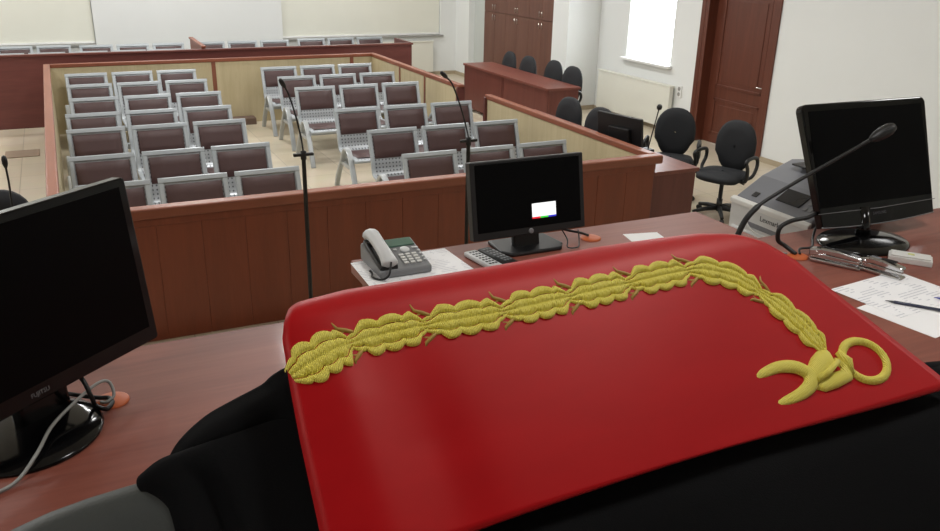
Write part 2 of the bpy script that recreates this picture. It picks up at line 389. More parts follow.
# ceiling lamps
cnt = 0
lamps = [(x, y) for y in (0.9, 6.3, 9.5, 12.6, 15.4) for x in (-1.9, 1.7, 5.3)]
L0 = None
def lamp_proto():
    t = thing('ceiling_lamp', 'square white lamp on the ceiling', 'lamp', (0, 0, ZC), 0, 'ceiling lamps')
    MB().box(-.32, .32, -.32, .32, -.07, 0).build('housing', SILL_WHITE, t, .004)
    MB().box(-.29, .29, -.29, .29, -.078, -.07).build('diffuser', DIFFUSER, t, .002)
    ld = bpy.data.lights.new('lamp light', 'AREA'); ld.shape = 'SQUARE'; ld.size = .58; ld.energy = LAMP_W; ld.color = LAMP_COL
    lo = bpy.data.objects.new('lamp_light', ld); COL.objects.link(lo); lo.parent = t; lo.location = (0, 0, -.09)
    return t
for i, (x, y) in enumerate(lamps):
    if i == 0: L0 = lamp_proto(); L0.location = (x, y, ZC)
    else: dup(L0, (x, y, ZC), 0, 'square white lamp on the ceiling')
dim = None                     # the row over the judges runs dimmed
for o in bpy.data.objects:
    if o.type == 'LIGHT' and o.parent.location.y < 2:
        if dim is None: dim = o.data.copy(); dim.energy = DIM_W
        o.data = dim

# ================================================================== fixed furniture of the public part
X0, X1, Y0, Y1, HB = -.165, 4.578, 5.722, 13.097, .98
GAP0, GAP1 = 8.94, 9.74
YR, HR = 13.68, 1.04
def boards_x(mb, xa, xb, y0, y1, z0, z1, n):
    wd = (xb - xa) / n
    for k in range(n): mb.box(xa + k * wd + .0015, xa + (k + 1) * wd - .0015, y0, y1, z0, z1)
    mb.box(xa, xb, y0 + .004, y1 - .004, z0, z1)
enc = thing('spectator_barrier', 'waist-high wooden barrier with pale maple inside enclosing the central blocks of metal seats', 'barrier', (0, 0, 0))
m = MB(); boards_x(m, X0, X1, Y0 - .03, Y0, .0, HB - .13, 16); m.box(X0, X1, Y0 - .042, Y0 - .0, HB - .13, HB - .075); m.build('front_panel', WOOD_FRONT, enc, .003)
MB().box(X0 + .03, X1 - .03, Y0 + .003, Y0 + .02, 0, HB - .06).build('front_lining', MAPLE, enc)
MB().box(X0 - .05, X1 + .05, Y0 - .075, Y0 + .03, HB - .075, HB).build('front_handrail', WOOD_CAP_X, enc, .014, 3)
MB().box(X0 - .03, X0, Y0, Y1 + .03, 0, HB - .06).build('left_panel', WOOD_DARK, enc)
MB().box(X0 + .001, X0 + .018, Y0 + .03, Y1, 0, HB - .06).build('left_lining', MAPLE, enc)
MB().box(X0 - .05, X0 + .032, Y0 + .03, Y1 + .04, HB - .06, HB).build('left_handrail', WOOD_CAP_Y, enc, .01, 3)
MB().box(X0, X1, Y1 + .002, Y1 + .03, 0, HB - .05).build('back_panel', WOOD_DARK, enc)
MB().box(X0 + .018, X1 - .018, Y1 - .018, Y1, 0, HB - .05).build('back_lining', MAPLE, enc)
MB().box(X0 + .032, X1 + .04, Y1 - .03, Y1 + .04, HB - .05, HB).build('back_handrail', WOOD_CAP_X, enc, .008, 3)
for nm, a, b in (('rear', GAP1, Y1), ('fore', Y0, GAP0)):
    MB().box(X1, X1 + .03, a, b, 0, HB - .05).build('side_panel', WOOD_DARK, enc)
    MB().box(X1 - .018, X1 - .001, a + .02, b - .02, 0, HB - .05).build('side_lining', MAPLE, enc)
    MB().box(X1 - .032, X1 + .05, a + (.03 if nm == 'fore' else -.03), b - (.03 if nm == 'rear' else -.03), HB - .055, HB).build('side_handrail', WOOD_CAP_Y, enc, .01, 3)
for x in (2.064, 4.22): MB().box(x - .03, x + .03, Y1 - .026, Y1 - .018, 0, HB - .05).build('post', WOOD_POST, enc, .002)
for y in (11.82, 10.86): MB().box(X1 - .026, X1 - .018, y - .025, y + .025, 0, HB - .05).build('post', WOOD_POST, enc, .002)
for y in (GAP1 - .03, GAP0 - .02): MB().box(X1 - .05, X1 + .05, y, y + .05, 0, HB - .03).build('end_post', WOOD_DARK, enc, .004)

rb = thing('rear_barrier', 'long dark brown barrier across the back with a divider behind it', 'barrier', (0, 0, 0))
MB().box(XL + .02, 5.50, YR, YR + .04, 0, HR - .02).build('panel', WOOD_DARK, rb, .003)
MB().box(XL + .02, 5.52, YR - .02, YR + .06, HR - .02, HR + .012).build('handrail', wood('rear rail wood', (96, 50, 43), (112, 62, 54), 'x', .4, .2), rb, .005)
MB().box(5.46, 5.50, YR + .04, YR + .75, 0, HR + .02).build('return_panel', WOOD_DARK, rb, .004)
MB().box(2.02, 2.06, YR + .04, 15.0, 0, HR + .03).build('divider_panel', WOOD_CAP_Y, rb, .003)
MB().box(2.005, 2.075, YR + .01, 15.02, HR + .03, HR + .06).build('divider_rail', WOOD_CAP_Y, rb, .006)

# ---- three-seat steel benches
PITCH, SW = .60, .54
def prof_back():     # (y, z) from top of back to the front lip of the seat
    return [(0, .868), (-.05, .72), (-.105, .56), (-.125, .48), (-.155, .432), (-.22, .415), (-.42, .42), (-.61, .437), (-.685, .437), (-.72, .412)]
def make_bench():
    t = thing('steel_bench', 'x', 'bench', (0, 0, 0), 0, 'three-seat steel benches')
    pr = [Vector((0, y, z)) for y, z in prof_back()]
    P = catmull(pr, 26)
    for j in range(3):
        x0 = j * PITCH
        m = MB(); m.mi = 1
        m.grid([[(x0 + .03, p.y + .004, p.z - .004), (x0 + SW - .03, p.y + .004, p.z - .004)] for p in P]); m.mi = 0
        for xa in (x0 + .022, x0 + SW - .022):
            m.ribbon([(xa, p.y, p.z) for p in P], (1, 0, 0), .022, .014)
        m.ribbon([(x0 + .001, P[0].y - .008, P[0].z - .020), (x0 + SW - .001, P[0].y - .008, P[0].z - .020)], (0, .33, .94), .023, .016)
        m.tube([(x0, P[-1].y, P[-1].z + .005), (x0 + SW, P[-1].y, P[-1].z + .005)], .02, 8)
        seat = m.build('seat', [STEEL, PERF], t)
        # back pad
        G = []
        ys = [(-.022, .815), (-.06, .70), (-.096, .59)]
        def pad(pts, off, nrm):
            g = MB(); C = catmull([Vector((0, y, z)) for y, z in pts], 6); n = Vector(nrm)
            rows = []
            for i, p in enumerate(C):
                e = min(1, i / 1.0) * min(1, (6 - i) / 1.0)
                rows.append([(x, p.y + n.y * (off if (e and 0 < q < 5) else .002), p.z + n.z * (off if (e and 0 < q < 5) else .002)) for q, x in enumerate((x0 + .05, x0 + .065, x0 + .17, x0 + SW - .17, x0 + SW - .065, x0 + SW - .05))])
            g.grid(rows); return g
        pad(ys, .022, (0, -.93, .33)).build('back_pad', MAROON, seat)
        pad([(-.225, .417), (-.42, .424), (-.655, .443)], .024, (0, 0, 1)).build('seat_pad', MAROON, seat)
        m = MB()
        for xa in (x0 + .10, x0 + SW - .10): m.tube([(xa, -.47, .418), (xa, -.38, .372), (xa, -.26, .372), (xa, -.22, .405)], .013, 6)
        m.build('seat_bracket', BLACK_MAT, seat)
    L = 2 * PITCH + SW
    MB().box(.02, L - .02, -.36, -.28, .30, .365).build('beam', STEEL, t, .006)
    for xa in (-.02, L + .02):
        ctrl = [(xa, -.84, .0), (xa, -.78, .16), (xa, -.68, .36), (xa, -.60, .485), (xa, -.52, .52), (xa, -.44, .485), (xa, -.34, .36), (xa, -.18, .16), (xa, -.09, .0)]
        C = catmull(ctrl, 30)
        MB().ribbon(C, (1, 0, 0), .03, .016).box(xa - .012, xa + .012, -.60, -.30, .31, .35).build('leg', STEEL_LEG, t)
    return t
ordinal = {1: 'back row by the maple panel', 2: 'second row from the back', 3: 'third row from the back', 4: 'middle row', 5: 'third row from the front', 6: 'second row from the front', 7: 'front row behind the handrail'}
benches = {('L', 1): (.03, 12.87), ('L', 2): (.03, 11.89), ('L', 3): (.03, 10.84), ('L', 4): (-.03, 9.85), ('L', 5): (-.04, 9.01), ('L', 6): (-.055, 7.82), ('L', 7): (-.03, 6.84),
           ('R', 1): (2.69, 12.76), ('R', 2): (2.71, 11.78), ('R', 3): (2.70, 10.81), ('R', 5): (2.74, 9.21), ('R', 6): (2.72, 8.0), ('R', 7): (2.68, 6.92)}
ord_r = {1: 'back row by the maple panel', 2: 'second row from the back', 3: 'third row from the back', 5: 'third row from the front', 6: 'second row from the front', 7: 'front row behind the handrail'}
B0 = None
for (s, i), (x, y) in benches.items():
    lab = 'steel bench with maroon pads, %s, %s block' % ((ordinal if s == 'L' else ord_r)[i], 'left' if s == 'L' else 'right')
    if B0 is None: B0 = make_bench(); B0.location = (x, y, 0); B0['label'] = lab
    else: dup(B0, (x, y, 0), 0, lab)
for x, y, lab in ((-1.53, 16.42, 'steel three-seat bench at the back wall, leftmost, under the left blind'), (.34, 16.30, 'steel three-seat bench at the back wall, just left of the divider panel'),
                  (2.27, 16.32, 'steel three-seat bench at the back wall, just right of the divider panel'), (4.21, 16.42, 'steel three-seat bench at the back wall, rightmost, under the right blind'),
                  (-1.64, 15.42, 'steel bench half hidden by the rear barrier, leftmost of its row'), (.20, 15.42, 'steel bench half hidden by the rear barrier, left of the divider panel'),
                  (2.16, 15.25, 'steel bench half hidden by the rear barrier, right of the divider panel'), (4.05, 15.2, 'steel bench half hidden by the rear barrier, rightmost of its row')):
    dup(B0, (x, y, 0), 0, lab)['group'] = 'benches behind the rear barrier'

# ---- back and near side desks
def side_desk(name, label, x0, x1, y0, y1, z, splits):
    t = thing(name, label, 'desk', (x0, y0, 0))
    a, b = x1 - x0, y1 - y0
    MB().box(0, a, 0, b, z - .035, z).build('desk_top', DESK_RED, t, .004)
    n = splits; wd = b / n
    for k in range(n): MB().box(.02, .045, k * wd + .025 + .004, (k + 1) * wd - .025 - .004, .05, z - .035).build('front_panel', DESK_RED_V, t, .003)
    for k in range(n + 1): MB().box(.02, a - .03 if k in (0, n) else .12, min(max(.015, k * wd - .015), b - .045), min(max(.015, k * wd - .015), b - .045) + .03, 0, z - .035).build('side_panel', DESK_RED_V, t, .003)
    return t
side_desk('long_desk', 'long red-brown desk in the back corner before the wardrobe, chairs behind it', 6.17, 6.72, 10.19, 13.02, .77, 2)
side_desk('witness_desk', 'red-brown desk beside the barrier corner holding a monitor and a microphone', 4.66, 5.22, 5.84, 8.9, .77, 3)

# ---- office chairs
def make_office_chair():
    t = thing('office_chair', 'x', 'chair', (0, 0, 0), 0, 'black office chairs')
    # seat cushion
    def sup(a, b, n, N=28):
        out = []
        for k in range(N):
            q = 2 * PI * k / N; c_, s_ = math.cos(q), math.sin(q)
            out.append((a * math.copysign(abs(c_) ** (2 / n), c_), b * math.copysign(abs(s_) ** (2 / n), s_)))
        return out
    m = MB(); rows = []
    for f, z in ((.90, .43), (1, .445), (1, .475), (.93, .50), (.55, .51), (.05, .508)): rows.append([(x * f, y * f - .02, z - (.015 if y < -.1 else 0) * f) for x, y in sup(.245, .235, 3)])
    m.grid(rows, True); m._f([v for v in m.bm.verts[:28]][::-1]); m.build('seat', CHAIR_FAB, t)
    m = MB(); rows = []
    for f, d in ((.05, -.032), (.6, -.03), (.92, -.02), (1, .0), (.97, .03), (.6, .045), (.05, .047)):
        rows.append([(x * f * (1 - .12 * (z / .25 < -.3)), .205 + d + .35 * (x * f) ** 2 * -1 + .05 * (z * f), .735 + z * f) for x, z in sup(.225, .275, 2.3)])
    m.grid(rows, True).clear; m.build('backrest', CHAIR_FAB, t)
    MB().tube([(0, .12, .42), (0, .25, .44), (0, .285, .52), (0, .265, .66)], .022, 8, flat=.6).build('back_bar', BLACK_PL, t)
    for sx in (-1, 1):
        C = catmull([(sx * .20, -.05, .44), (sx * .285, -.07, .46), (sx * .295, -.08, .58), (sx * .29, -.12, .665), (sx * .285, 0, .685), (sx * .285, .12, .67), (sx * .29, .14, .58), (sx * .285, .06, .48), (sx * .20, .03, .44)], 26)
        MB().tube(C, .019, 8).build('armrest', BLACK_PL, t)
    MB().lathe([(.03, .07), (.03, .20), (.022, .20), (.022, .40), (.07, .41), (.07, .435)], seg=14).build('gas_column', BLACK_PL, t)
    MB().tube([(.06, .02, .41), (.18, .03, .405), (.23, .03, .40)], [.006, .006, .014], 6).build('lever', BLACK_PL, t)
    for k in range(5):
        q = 2 * PI * k / 5 + .3; c_, s_ = math.cos(q), math.sin(q)
        lg = MB().tube([(c_ * .02, s_ * .02, .105), (c_ * .16, s_ * .16, .095), (c_ * .29, s_ * .29, .07)], [.03, .024, .018], 8).build('base_leg', BLACK_PL, t)
        T = Matrix.Translation((c_ * .29, s_ * .29, .028)) @ rot_z(q) @ Matrix.Rotation(PI / 2, 4, 'X')
        MB().lathe([(.018, -.022), (.028, -.018), (.028, .018), (.018, .022)], seg=14, T=T).build('castor', BLACK_PL, lg)
    return t
OC0 = None
for x, y, rz, lab in ((6.56, 12.47, -PI / 2, 'black office chair farthest along the long desk, before the wardrobe'), (6.57, 11.83, -PI / 2 + .1, 'second farthest black office chair at the long desk'),
                      (6.70, 11.25, -PI / 2 + .1, 'third black office chair at the long desk, before the white pier'), (6.62, 10.57, -PI / 2 + .15, 'nearest black office chair at the end of the long desk'),
                      (5.14, 8.29, -PI / 2 + .15, 'black office chair at the far end of the desk behind the barrier'), (5.12, 7.58, -PI / 2 + .25, 'black office chair at the desk behind the barrier, half behind a monitor'),
                      (5.98, 7.18, -PI / 4, 'black office chair beside the radiator, just left of the wooden door'), (6.10, 6.46, -PI / 2.6, 'black office chair before the wooden door, whole seat and base in view'),
                      (-.53, 6.62, PI, 'black office chair top poking above the large monitor, beside the left microphone')):
    if OC0 is None: OC0 = make_office_chair(); OC0.location = (x, y, 0); OC0.rotation_euler = (0, 0, rz); OC0['label'] = lab
    else: dup(OC0, (x, y, 0), rz, lab)

# ---- wardrobe, radiators, socket, floor strips
wd = thing('wardrobe', 'tall brown fitted wardrobe in the far right corner with six pairs of handles', 'wardrobe', (7.77, 12.73, 0))
MB().box(.02, .575, 0, 2.72, 0, 2.9).build('carcass', CLOSET, wd, .003)
for k in range(6):
    y = .01 + k * .45
    for z0, z1, hz in ((.08, 1.425, 1.33), (1.435, 2.88, 1.53)):
        d = MB().box(0, .018, y, y + .445, z0, z1).build('cupboard_door', CLOSET, wd, .002)
        hy = y + (.40 if k % 2 == 0 else .045)
        MB().tube([(-.0, hy, hz - .045), (-.028, hy, hz - .04), (-.028, hy, hz + .04), (0, hy, hz + .045)], .006, 6).build('handle', CHROME, d)
rd = thing('radiator', 'white panel radiator under the bright window', 'radiator', (XR - .012, 10.08, 0))
MB().box(-.10, -.03, 0, 1.92, .08, .70).build('panel', RAD, rd, .008)
MB().box(-.11, -.02, -.01, 1.93, .70, .725).build('top_grille', RAD, rd, .004)
for y in (.2, 1.7): MB().box(-.03, 0, y, y + .04, .3, .6).build('bracket', RAD, rd)
MB().tube([(-.06, .06, .08), (-.06, .06, -.0)], .01, 8).build('pipe', RAD, rd)
rd2 = thing('radiator', 'cream panel radiator under the blind beside the rear barrier end', 'radiator', (5.1, YB - .016, 0))
MB().box(0, 2.1, -.10, -.03, .08, .70).build('panel', RAD, rd2, .008)
MB().box(-.01, 2.11, -.11, -.02, .70, .725).build('top_grille', RAD, rd2, .004)
for x in (.3, 1.8): MB().box(x, x + .04, -.03, 0, .3, .6).build('bracket', RAD, rd2)
MB().tube([(2.0, -.06, .08), (2.0, -.06, 0)], .01, 8).build('pipe', RAD, rd2)
sk = thing('wall_socket', 'small white double socket on the wall right of the radiator', 'socket', (XR, 9.98, .57))
MB().box(-.02, 0, -.05, .05, 0, .17).build('plate', SILL_WHITE, sk, .004)
for z in (.045, .125): MB().lathe([(.03, 0), (.03, .003), (.022, .004)], seg=16, T=Matrix.Translation((-.02, 0, z)) @ Matrix.Rotation(-PI / 2, 4, 'Y')).build('outlet', SILL_GREY, sk)
tag(bx('floor_strip', STRIP_BR, None, -.80, -.40, 11.80, 12.18, 0, .012, .003), 'flat brown strip on the tiled floor behind the left microphone', 'mat')
tag(bx('floor_strip', plain('dull brown board', (104, 84, 72), .6), None, 2.05, 2.60, 12.86, 13.07, 0, .10, .004), 'low brown step against the maple panel in the aisle between seat blocks', 'step')

# ---- standing microphones before the barrier
def mic_stand(x, y, z, neck, label):
    t = thing('microphone_stand', label, 'microphone', (x, y, 0), 0, 'standing microphones')
    MB().lathe([(.15, 0), (.15, .012), (.03, .022), (.02, .05)], seg=28).build('base', BLACK_MAT, t)
    MB().lathe([(.0135, .03), (.0135, z - .03), (.018, z - .03), (.018, z + .02), (.008, z + .025)], seg=12).build('pole', BLACK_MAT, t)
    MB().box(-.062, .062, -.012, .012, z - .009, z + .009).build('cross_bar', BLACK_MAT, t, .003)
    C = catmull(neck, 22)
    g = MB().tube(C, .0055, 8).build('gooseneck', BLACK_MAT, t)
    d = (C[-1] - C[-3]).normalized()
    MB().tube([C[-1] - d * .012, C[-1], C[-1] + d * .012, C[-1] + d * .035, C[-1] + d * .05, C[-1] + d * .056], [.007, .011, .0145, .0145, .011, .004], 12).build('capsule', BLACK_PL, g)
    return t
mic_stand(1.258, 4.9, 1.445, [(0, 0, 1.45), (-.008, 0, 1.54), (-.036, 0, 1.69), (-.069, 0, 1.81), (-.095, -.01, 1.862)], 'black microphone stand with curved gooseneck before the barrier, right of the large black monitor')
mic_stand(2.372, 4.9, 1.444, [(0, 0, 1.45), (-.009, 0, 1.50), (-.055, 0, 1.653), (-.122, 0, 1.817), (-.172, -.01, 1.870)], 'black microphone stand with gooseneck, its pole beside the small monitor')
mic_stand(-.342, 4.9, 1.14, [(0, 0, 1.15), (.004, 0, 1.29), (.009, 0, 1.42), (.008, 0, 1.52)], 'upright microphone at the far left, before a black office chair')

# ================================================================== the judges' bench
XJ0, XJ1 = .685, 1.965
jb = thing('judges_bench', 'wide polished red-brown judges bench with a stepped-out middle section', 'desk', (0, 0, 0))
MB().prism([(-2.6, .95), (3.3, .95), (3.3, 1.885), (XJ1, 1.885), (XJ1, 2.19), (XJ0, 2.19), (XJ0, 1.85), (-2.6, 1.85)], DESK - .04, DESK).build('worktop', DESK_TOP, jb, .004)
m = MB(); boards_x(m, -2.55, XJ0 + .02, 1.80, 1.82, PLAT - 0, DESK - .04, 8); boards_x(m, XJ1 - .02, 3.28, 1.83, 1.85, PLAT, DESK - .04, 4)
m.build('front_panel', DESK_PANEL, jb)
m = MB(); boards_x(m, XJ0 + .02, XJ1 - .02, 2.13, 2.15, 0, DESK - .04, 4); m.box(XJ0 + .02, XJ0 + .04, 1.82, 2.13, 0, DESK - .04).box(XJ1 - .04, XJ1 - .02, 1.85, 2.13, 0, DESK - .04)
m.build('middle_panel', DESK_PANEL, jb)
MB().box(-2.55, 3.28, 1.62, 1.80, 0, PLAT).build('plinth_panel', DESK_PANEL, jb)
for x, y in ((0.0, 1.614), (1.45, 2.085), (1.945, 1.70)):
    MB().lathe([(.033, -.004), (.033, .003), (.029, .005), (.01, .0055)], c=(x, y, DESK), seg=28).build('cable_grommet', GROMMET, jb)

# ---- monitors
def screen_frame(x, y, z, yaw, tilt):
    right = Vector((math.cos(yaw), math.sin(yaw), 0)); nrm = Vector((math.sin(yaw), -math.cos(yaw), 0))
    up = Vector((0, 0, math.cos(tilt))) - nrm * math.sin(tilt); out = right.cross(up)
    T = Matrix(((right.x, up.x, out.x, x), (right.y, up.y, out.y, y), (right.z, up.z, out.z, z), (0, 0, 0, 1)))
    return T          # local x: width, y: up the panel, z: out of the screen
def rounded(w_, h_, r, n=5, top=True, bot=True):
    P = []
    for cx, cy, a0, on in ((w_ / 2, 0, -90, bot), (w_ / 2, h_, 0, top), (-w_ / 2, h_, 90, top), (-w_ / 2, 0, 180, bot)):
        rr = r if on else .001
        sx = cx - math.copysign(rr, cx); sy = rr if cy == 0 else cy - rr
        for k in range(n + 1):
            a = math.radians(a0 + 90 * k / n); P.append((sx + rr * math.cos(a), sy + rr * math.sin(a)))
    return P
# large monitor, left
a = math.radians(40.1)
mo = thing('computer_monitor', 'large gloss-black monitor at the left edge with a round black foot', 'monitor', (0, 0, 0), 0, 'monitors')
T = screen_frame(-.087, 1.543, DESK + .08, a, math.radians(6.5))
MB().prism(rounded(.51, .346, .008), -.028, 0, T).build('casing', BLACK_GLOSS, mo, .003)
MB().box(-.236, .236, .032, .330, -.002, .0012, T).build('screen', SCREEN, mo)
lettering('FUJITSU', .0115, LABEL_GREY, mo, T @ Matrix.Translation((-.035, .015, .0004)), 'brand_lettering')
MB().prism(rounded(.30, .22, .03), -.085, -.028, T @ Matrix.Translation((0, .06, 0))).build('rear_cover', BLACK_PL, mo, .008)
cx, cy = -.155, 1.545
MB().lathe([(.135, 0), (.137, .004), (.132, .009), (.10, .015), (.05, .019), (.005, .02)], c=(cx, cy, DESK), seg=44).build('foot', BLACK_GLOSS, mo)
MB().box(-.055, .055, -.07, .10, -.075, -.045, T).build('neck', BLACK_GLOSS, mo, .008)
# small monitor with a lit patch, middle
mo = thing('computer_monitor', 'small black monitor with a white lit patch, standing past the red collar', 'monitor', (0, 0, 0), 0, 'monitors')
T = screen_frame(1.212, 2.054, DESK + .055, math.radians(.1), math.radians(11))
MB().prism(rounded(.386, .231, .004), -.03, 0, T).build('casing', BLACK_PL, mo, .003)
sc = MB().box(-.178, .178, .022, .222, -.002, .0008, T).build('screen', SCREEN, mo)
def patch(name, mat, px0, px1, py0, py1): MB().box(px0, px1, py0, py1, .0008, .0016, T).build(name, mat, sc)
sx, sy = .006, .046
patch('white_window', GLOW_W, sx, sx + .083, sy + .005, sy + .046)
for k, mt in enumerate((GLOW_R, GLOW_G, GLOW_B)): patch('colour_bar', mt, sx + k * .0277, sx + (k + 1) * .0277, sy, sy + .005)
MB().lathe([(.0085, 0), (.0085, .0012), (.004, .0014)], seg=20, T=T @ Matrix.Translation((0, .0105, 0))).build('logo_disc', LABEL_GREY, mo)
MB().box(-.045, .045, -.05, .06, -.05, -.03, T).build('neck', BLACK_PL, mo, .005)
MB().prism([(1.135, 2.025), (1.305, 2.025), (1.33, 2.06), (1.32, 2.165), (1.12, 2.165), (1.112, 2.06)], DESK, DESK + .012).build('foot', BLACK_PL, mo, .005)
# right monitor
mo = thing('computer_monitor', 'gloss-black monitor tilted back beside the printer, on an oval foot', 'monitor', (0, 0, 0), 0, 'monitors')
T = screen_frame(2.335, 1.735, DESK + .060, math.radians(-1.6), math.radians(22))
pl = rounded(.548, .392, .022)
bot = [(.25 - k * .05, -.012 * (1 - ((.25 - k * .05) / .26) ** 2)) for k in range(11)]
pl = bot[::-1] + pl[6:18]
MB().prism(pl, -.030, 0, T).build('casing', BLACK_GLOSS, mo, .005, 3)
MB().box(-.250, .250, .062, .368, -.002, .001, T).build('screen', SCREEN, mo)
MB().tube([T @ Vector((-.262, .045, .0005)), T @ Vector((0, .040, .0015)), T @ Vector((.262, .045, .0005))], .0011, 6).build('trim_line', LABEL_GREY, mo)
MB().tube([T @ Vector((x, -.012 * (1 - (x / .275) ** 2) + .003, -.003)) for x in [(-.25 + .05 * k) for k in range(11)]], .003, 6).build('clear_edge', PHONE_GREY, mo)
lettering('SAMSUNG', .013, LABEL_DIM, mo, T @ Matrix.Translation((.0, .024, .0006)), 'brand_lettering')
Tf = Matrix.Translation((2.245, 1.715, DESK)) @ Matrix.Diagonal((1.28, 1, 1, 1))
MB().lathe([(.122, 0), (.124, .004), (.118, .010), (.08, .017), (.03, .022), (.004, .023)], seg=44, T=Tf).build('foot', BLACK_GLOSS, mo)
MB().tube([(2.262, 1.735, DESK + .015), (2.27, 1.742, DESK + .05), (2.275, 1.765, DESK + .10)], [.026, .02, .024], 12).build('neck', BLACK_GLOSS, mo)
MB().prism(rounded(.34, .22, .04), -.08, -.030, T @ Matrix.Translation((0, .08, 0))).build('rear_cover', BLACK_PL, mo, .008)
# monitor on the side desk, seen from behind
mo = thing('computer_monitor', 'black monitor seen from behind on the desk beyond the barrier corner', 'monitor', (0, 0, 0), 0, 'monitors')
T = screen_frame(4.84, 6.56, .835, math.radians(103), math.radians(8))
MB().prism(rounded(.56, .33, .01), -.03, 0, T).build('casing', BLACK_PL, mo, .004)
MB().box(-.26, .26, .025, .31, -.001, .001, T).build('screen', SCREEN, mo)
MB().prism(rounded(.26, .19, .015), -.07, -.03, T @ Matrix.Translation((-.02, .03, 0))).build('rear_cover', BLACK_PL, mo, .008)
MB().box(-.04, .04, -.055, .08, -.085, -.06, T).build('neck', BLACK_PL, mo, .004)
MB().lathe([(.10, 0), (.10, .01), (.03, .016)], c=(4.80, 6.56, .77), seg=28).build('foot', BLACK_PL, mo)

def path_obj(name, pts, r, mat, label, cat, n=40):
    return tag(MB().tube(catmull(pts, n), r, 8).build(name, mat), label, cat)
# cables
D = DESK
path_obj('cable', [(-.21, 1.36, D + .004), (-.165, 1.385, D + .006), (-.13, 1.43, D + .026), (-.105, 1.50, D + .034), (-.06, 1.56, D + .045), (-.02, 1.605, D + .050), (.0, 1.62, D + .04), (.005, 1.60, D + .02), (-.01, 1.59, D + .013), (-.02, 1.60, D + .010)], .0032, CABLE_GREY, 'pale grey cable crossing the round black monitor foot at the left', 'cable')
path_obj('cable', [(-.09, 1.66, D + .09), (-.05, 1.60, D + .075), (-.035, 1.575, D + .04), (-.03, 1.585, D + .013), (-.012, 1.565, D + .012), (.0, 1.585, D + .012), (-.005, 1.612, D + .010), (-.03, 1.62, D + .012), (-.10, 1.66, D + .02)], .0046, BLACK_PL, 'black cable coiled at the orange desk grommet under the large left monitor', 'cable')
path_obj('cable', [(1.30, 2.10, D + .07), (1.34, 2.10, D + .045), (1.38, 2.10, D + .03), (1.42, 2.10, D + .018), (1.445, 2.09, D + .009)], .004, BLACK_PL, 'black cable from the small monitor to an orange grommet', 'cable')
path_obj('cable', [(1.33, 2.09, D + .06), (1.345, 2.06, D + .02), (1.33, 2.03, D + .005), (1.36, 2.02, D + .005), (1.39, 2.06, D + .008), (1.41, 2.10, D + .03)], .002, BLACK_PL, 'thin black wire looping under the small monitor', 'cable')
path_obj('cable', [(1.945, 1.705, D + .006), (1.93, 1.74, D + .025), (1.908, 1.75, D + .043), (1.908, 1.75, D + .082), (1.95, 1.75, D + .099), (2.03, 1.76, D + .098), (2.12, 1.80, D + .10), (2.16, 1.84, D + .12)], .007, BLACK_PL, 'thick black cable arching up behind the tilted right monitor', 'cable')
path_obj('cable', [(1.955, 1.70, D + .008), (1.975, 1.72, D + .015), (2.03, 1.725, D + .012), (2.08, 1.77, D + .02), (2.12, 1.80, D + .04)], .004, BLACK_PL, 'thin black cable lying from the grommet to the oval monitor foot', 'cable')
path_obj('cable', [(1.76, 1.86, D + .003), (1.82, 1.86, D + .003), (1.88, 1.80, D + .003), (1.925, 1.72, D + .006)], .0026, CABLE_GREY, 'thin pale cable on the bench before the printer', 'cable')
# bench microphone
t = thing('desk_microphone', 'long black gooseneck microphone reaching up before the tilted right monitor', 'microphone', (1.675, 1.70, D))
MB().box(-.05, .05, -.07, .07, 0, .03).build('base', BLACK_PL, t, .008)
C = catmull([(-.0, 0, .03), (.005, 0, .065), (.015, 0, .10), (.04, 0, .150), (.085, 0, .187), (.15, 0, .216), (.227, 0, .247), (.38, 0, .303), (.50, 0, .347)], 44)
g = MB().tube(C, [.0085 if i < 22 else .0055 for i in range(45)], 10).build('gooseneck', BLACK_MAT, t)
d = (C[-1] - C[-2]).normalized(); e = C[-1]
MB().tube([e - d * .012, e, e + d * .018, e + d * .045, e + d * .07, e + d * .088, e + d * .094], [.006, .011, .017, .020, .019, .013, .003], 16).build('foam_windshield', BLACK_MAT, t)
t = thing('desk_microphone', 'small black gooseneck microphone on the desk beyond the barrier corner', 'microphone', (5.16, 6.55, .77), 0)
MB().box(-.045, .035, -.06, .06, 0, .03).build('base', BLACK_PL, t, .006)
C = catmull([(0, 0, .03), (0, -.03, .15), (0, -.07, .30), (0, -.105, .44)], 14)
g = MB().tube(C, .006, 8).build('gooseneck', BLACK_MAT, t)
d = (C[-1] - C[-2]).normalized(); e = C[-1]
MB().tube([e - d * .01, e, e + d * .02, e + d * .04, e + d * .048], [.01, .022, .028, .022, .006], 12).build('foam_windshield', BLACK_MAT, t)

# ---- telephone and papers
t = thing('telephone', 'grey desk telephone with pale handset and green display, on white sheets', 'telephone', (.712, 2.005, D + .003)); t.scale = (.88, .92, .95)
m = MB(); T = Matrix(((0, 0, 1, 0), (1, 0, 0, 0), (0, 1, 0, 0), (0, 0, 0, 1)))
m.prism([(0, 0), (.19, 0), (.19, .050), (.180, .056), (.0, .022)], 0, .175, T); body = m.build('body', PHONE_GREY, t, .006)
sl = math.atan2(.034, .180)
def face(x, y): return Matrix.Translation((x, y, .022 + (y) * math.tan(sl) + .0005)) @ Matrix.Rotation(sl, 4, 'X')
MB().box(-.045, .045, -.022, .022, -.004, .004, face(.122, .150)).build('display', LCD, t, .001)
MB().lathe([(.016, 0), (.016, .005), (.006, .006)], seg=20, T=face(.122, .103)).build('navigation_pad', PHONE_LT, t)
for r_ in range(4):
    for k in range(3): MB().box(-.008, .008, -.0045, .0045, 0, .005, face(.098 + k * .022, .075 - r_ * .0155)).build('key', WHITE_PL, t, .001)
for r_ in range(5): MB().box(-.005, .005, -.004, .004, 0, .004, face(.165, .108 - r_ * .018)).build('side_key', PHONE_LT, t, .001)
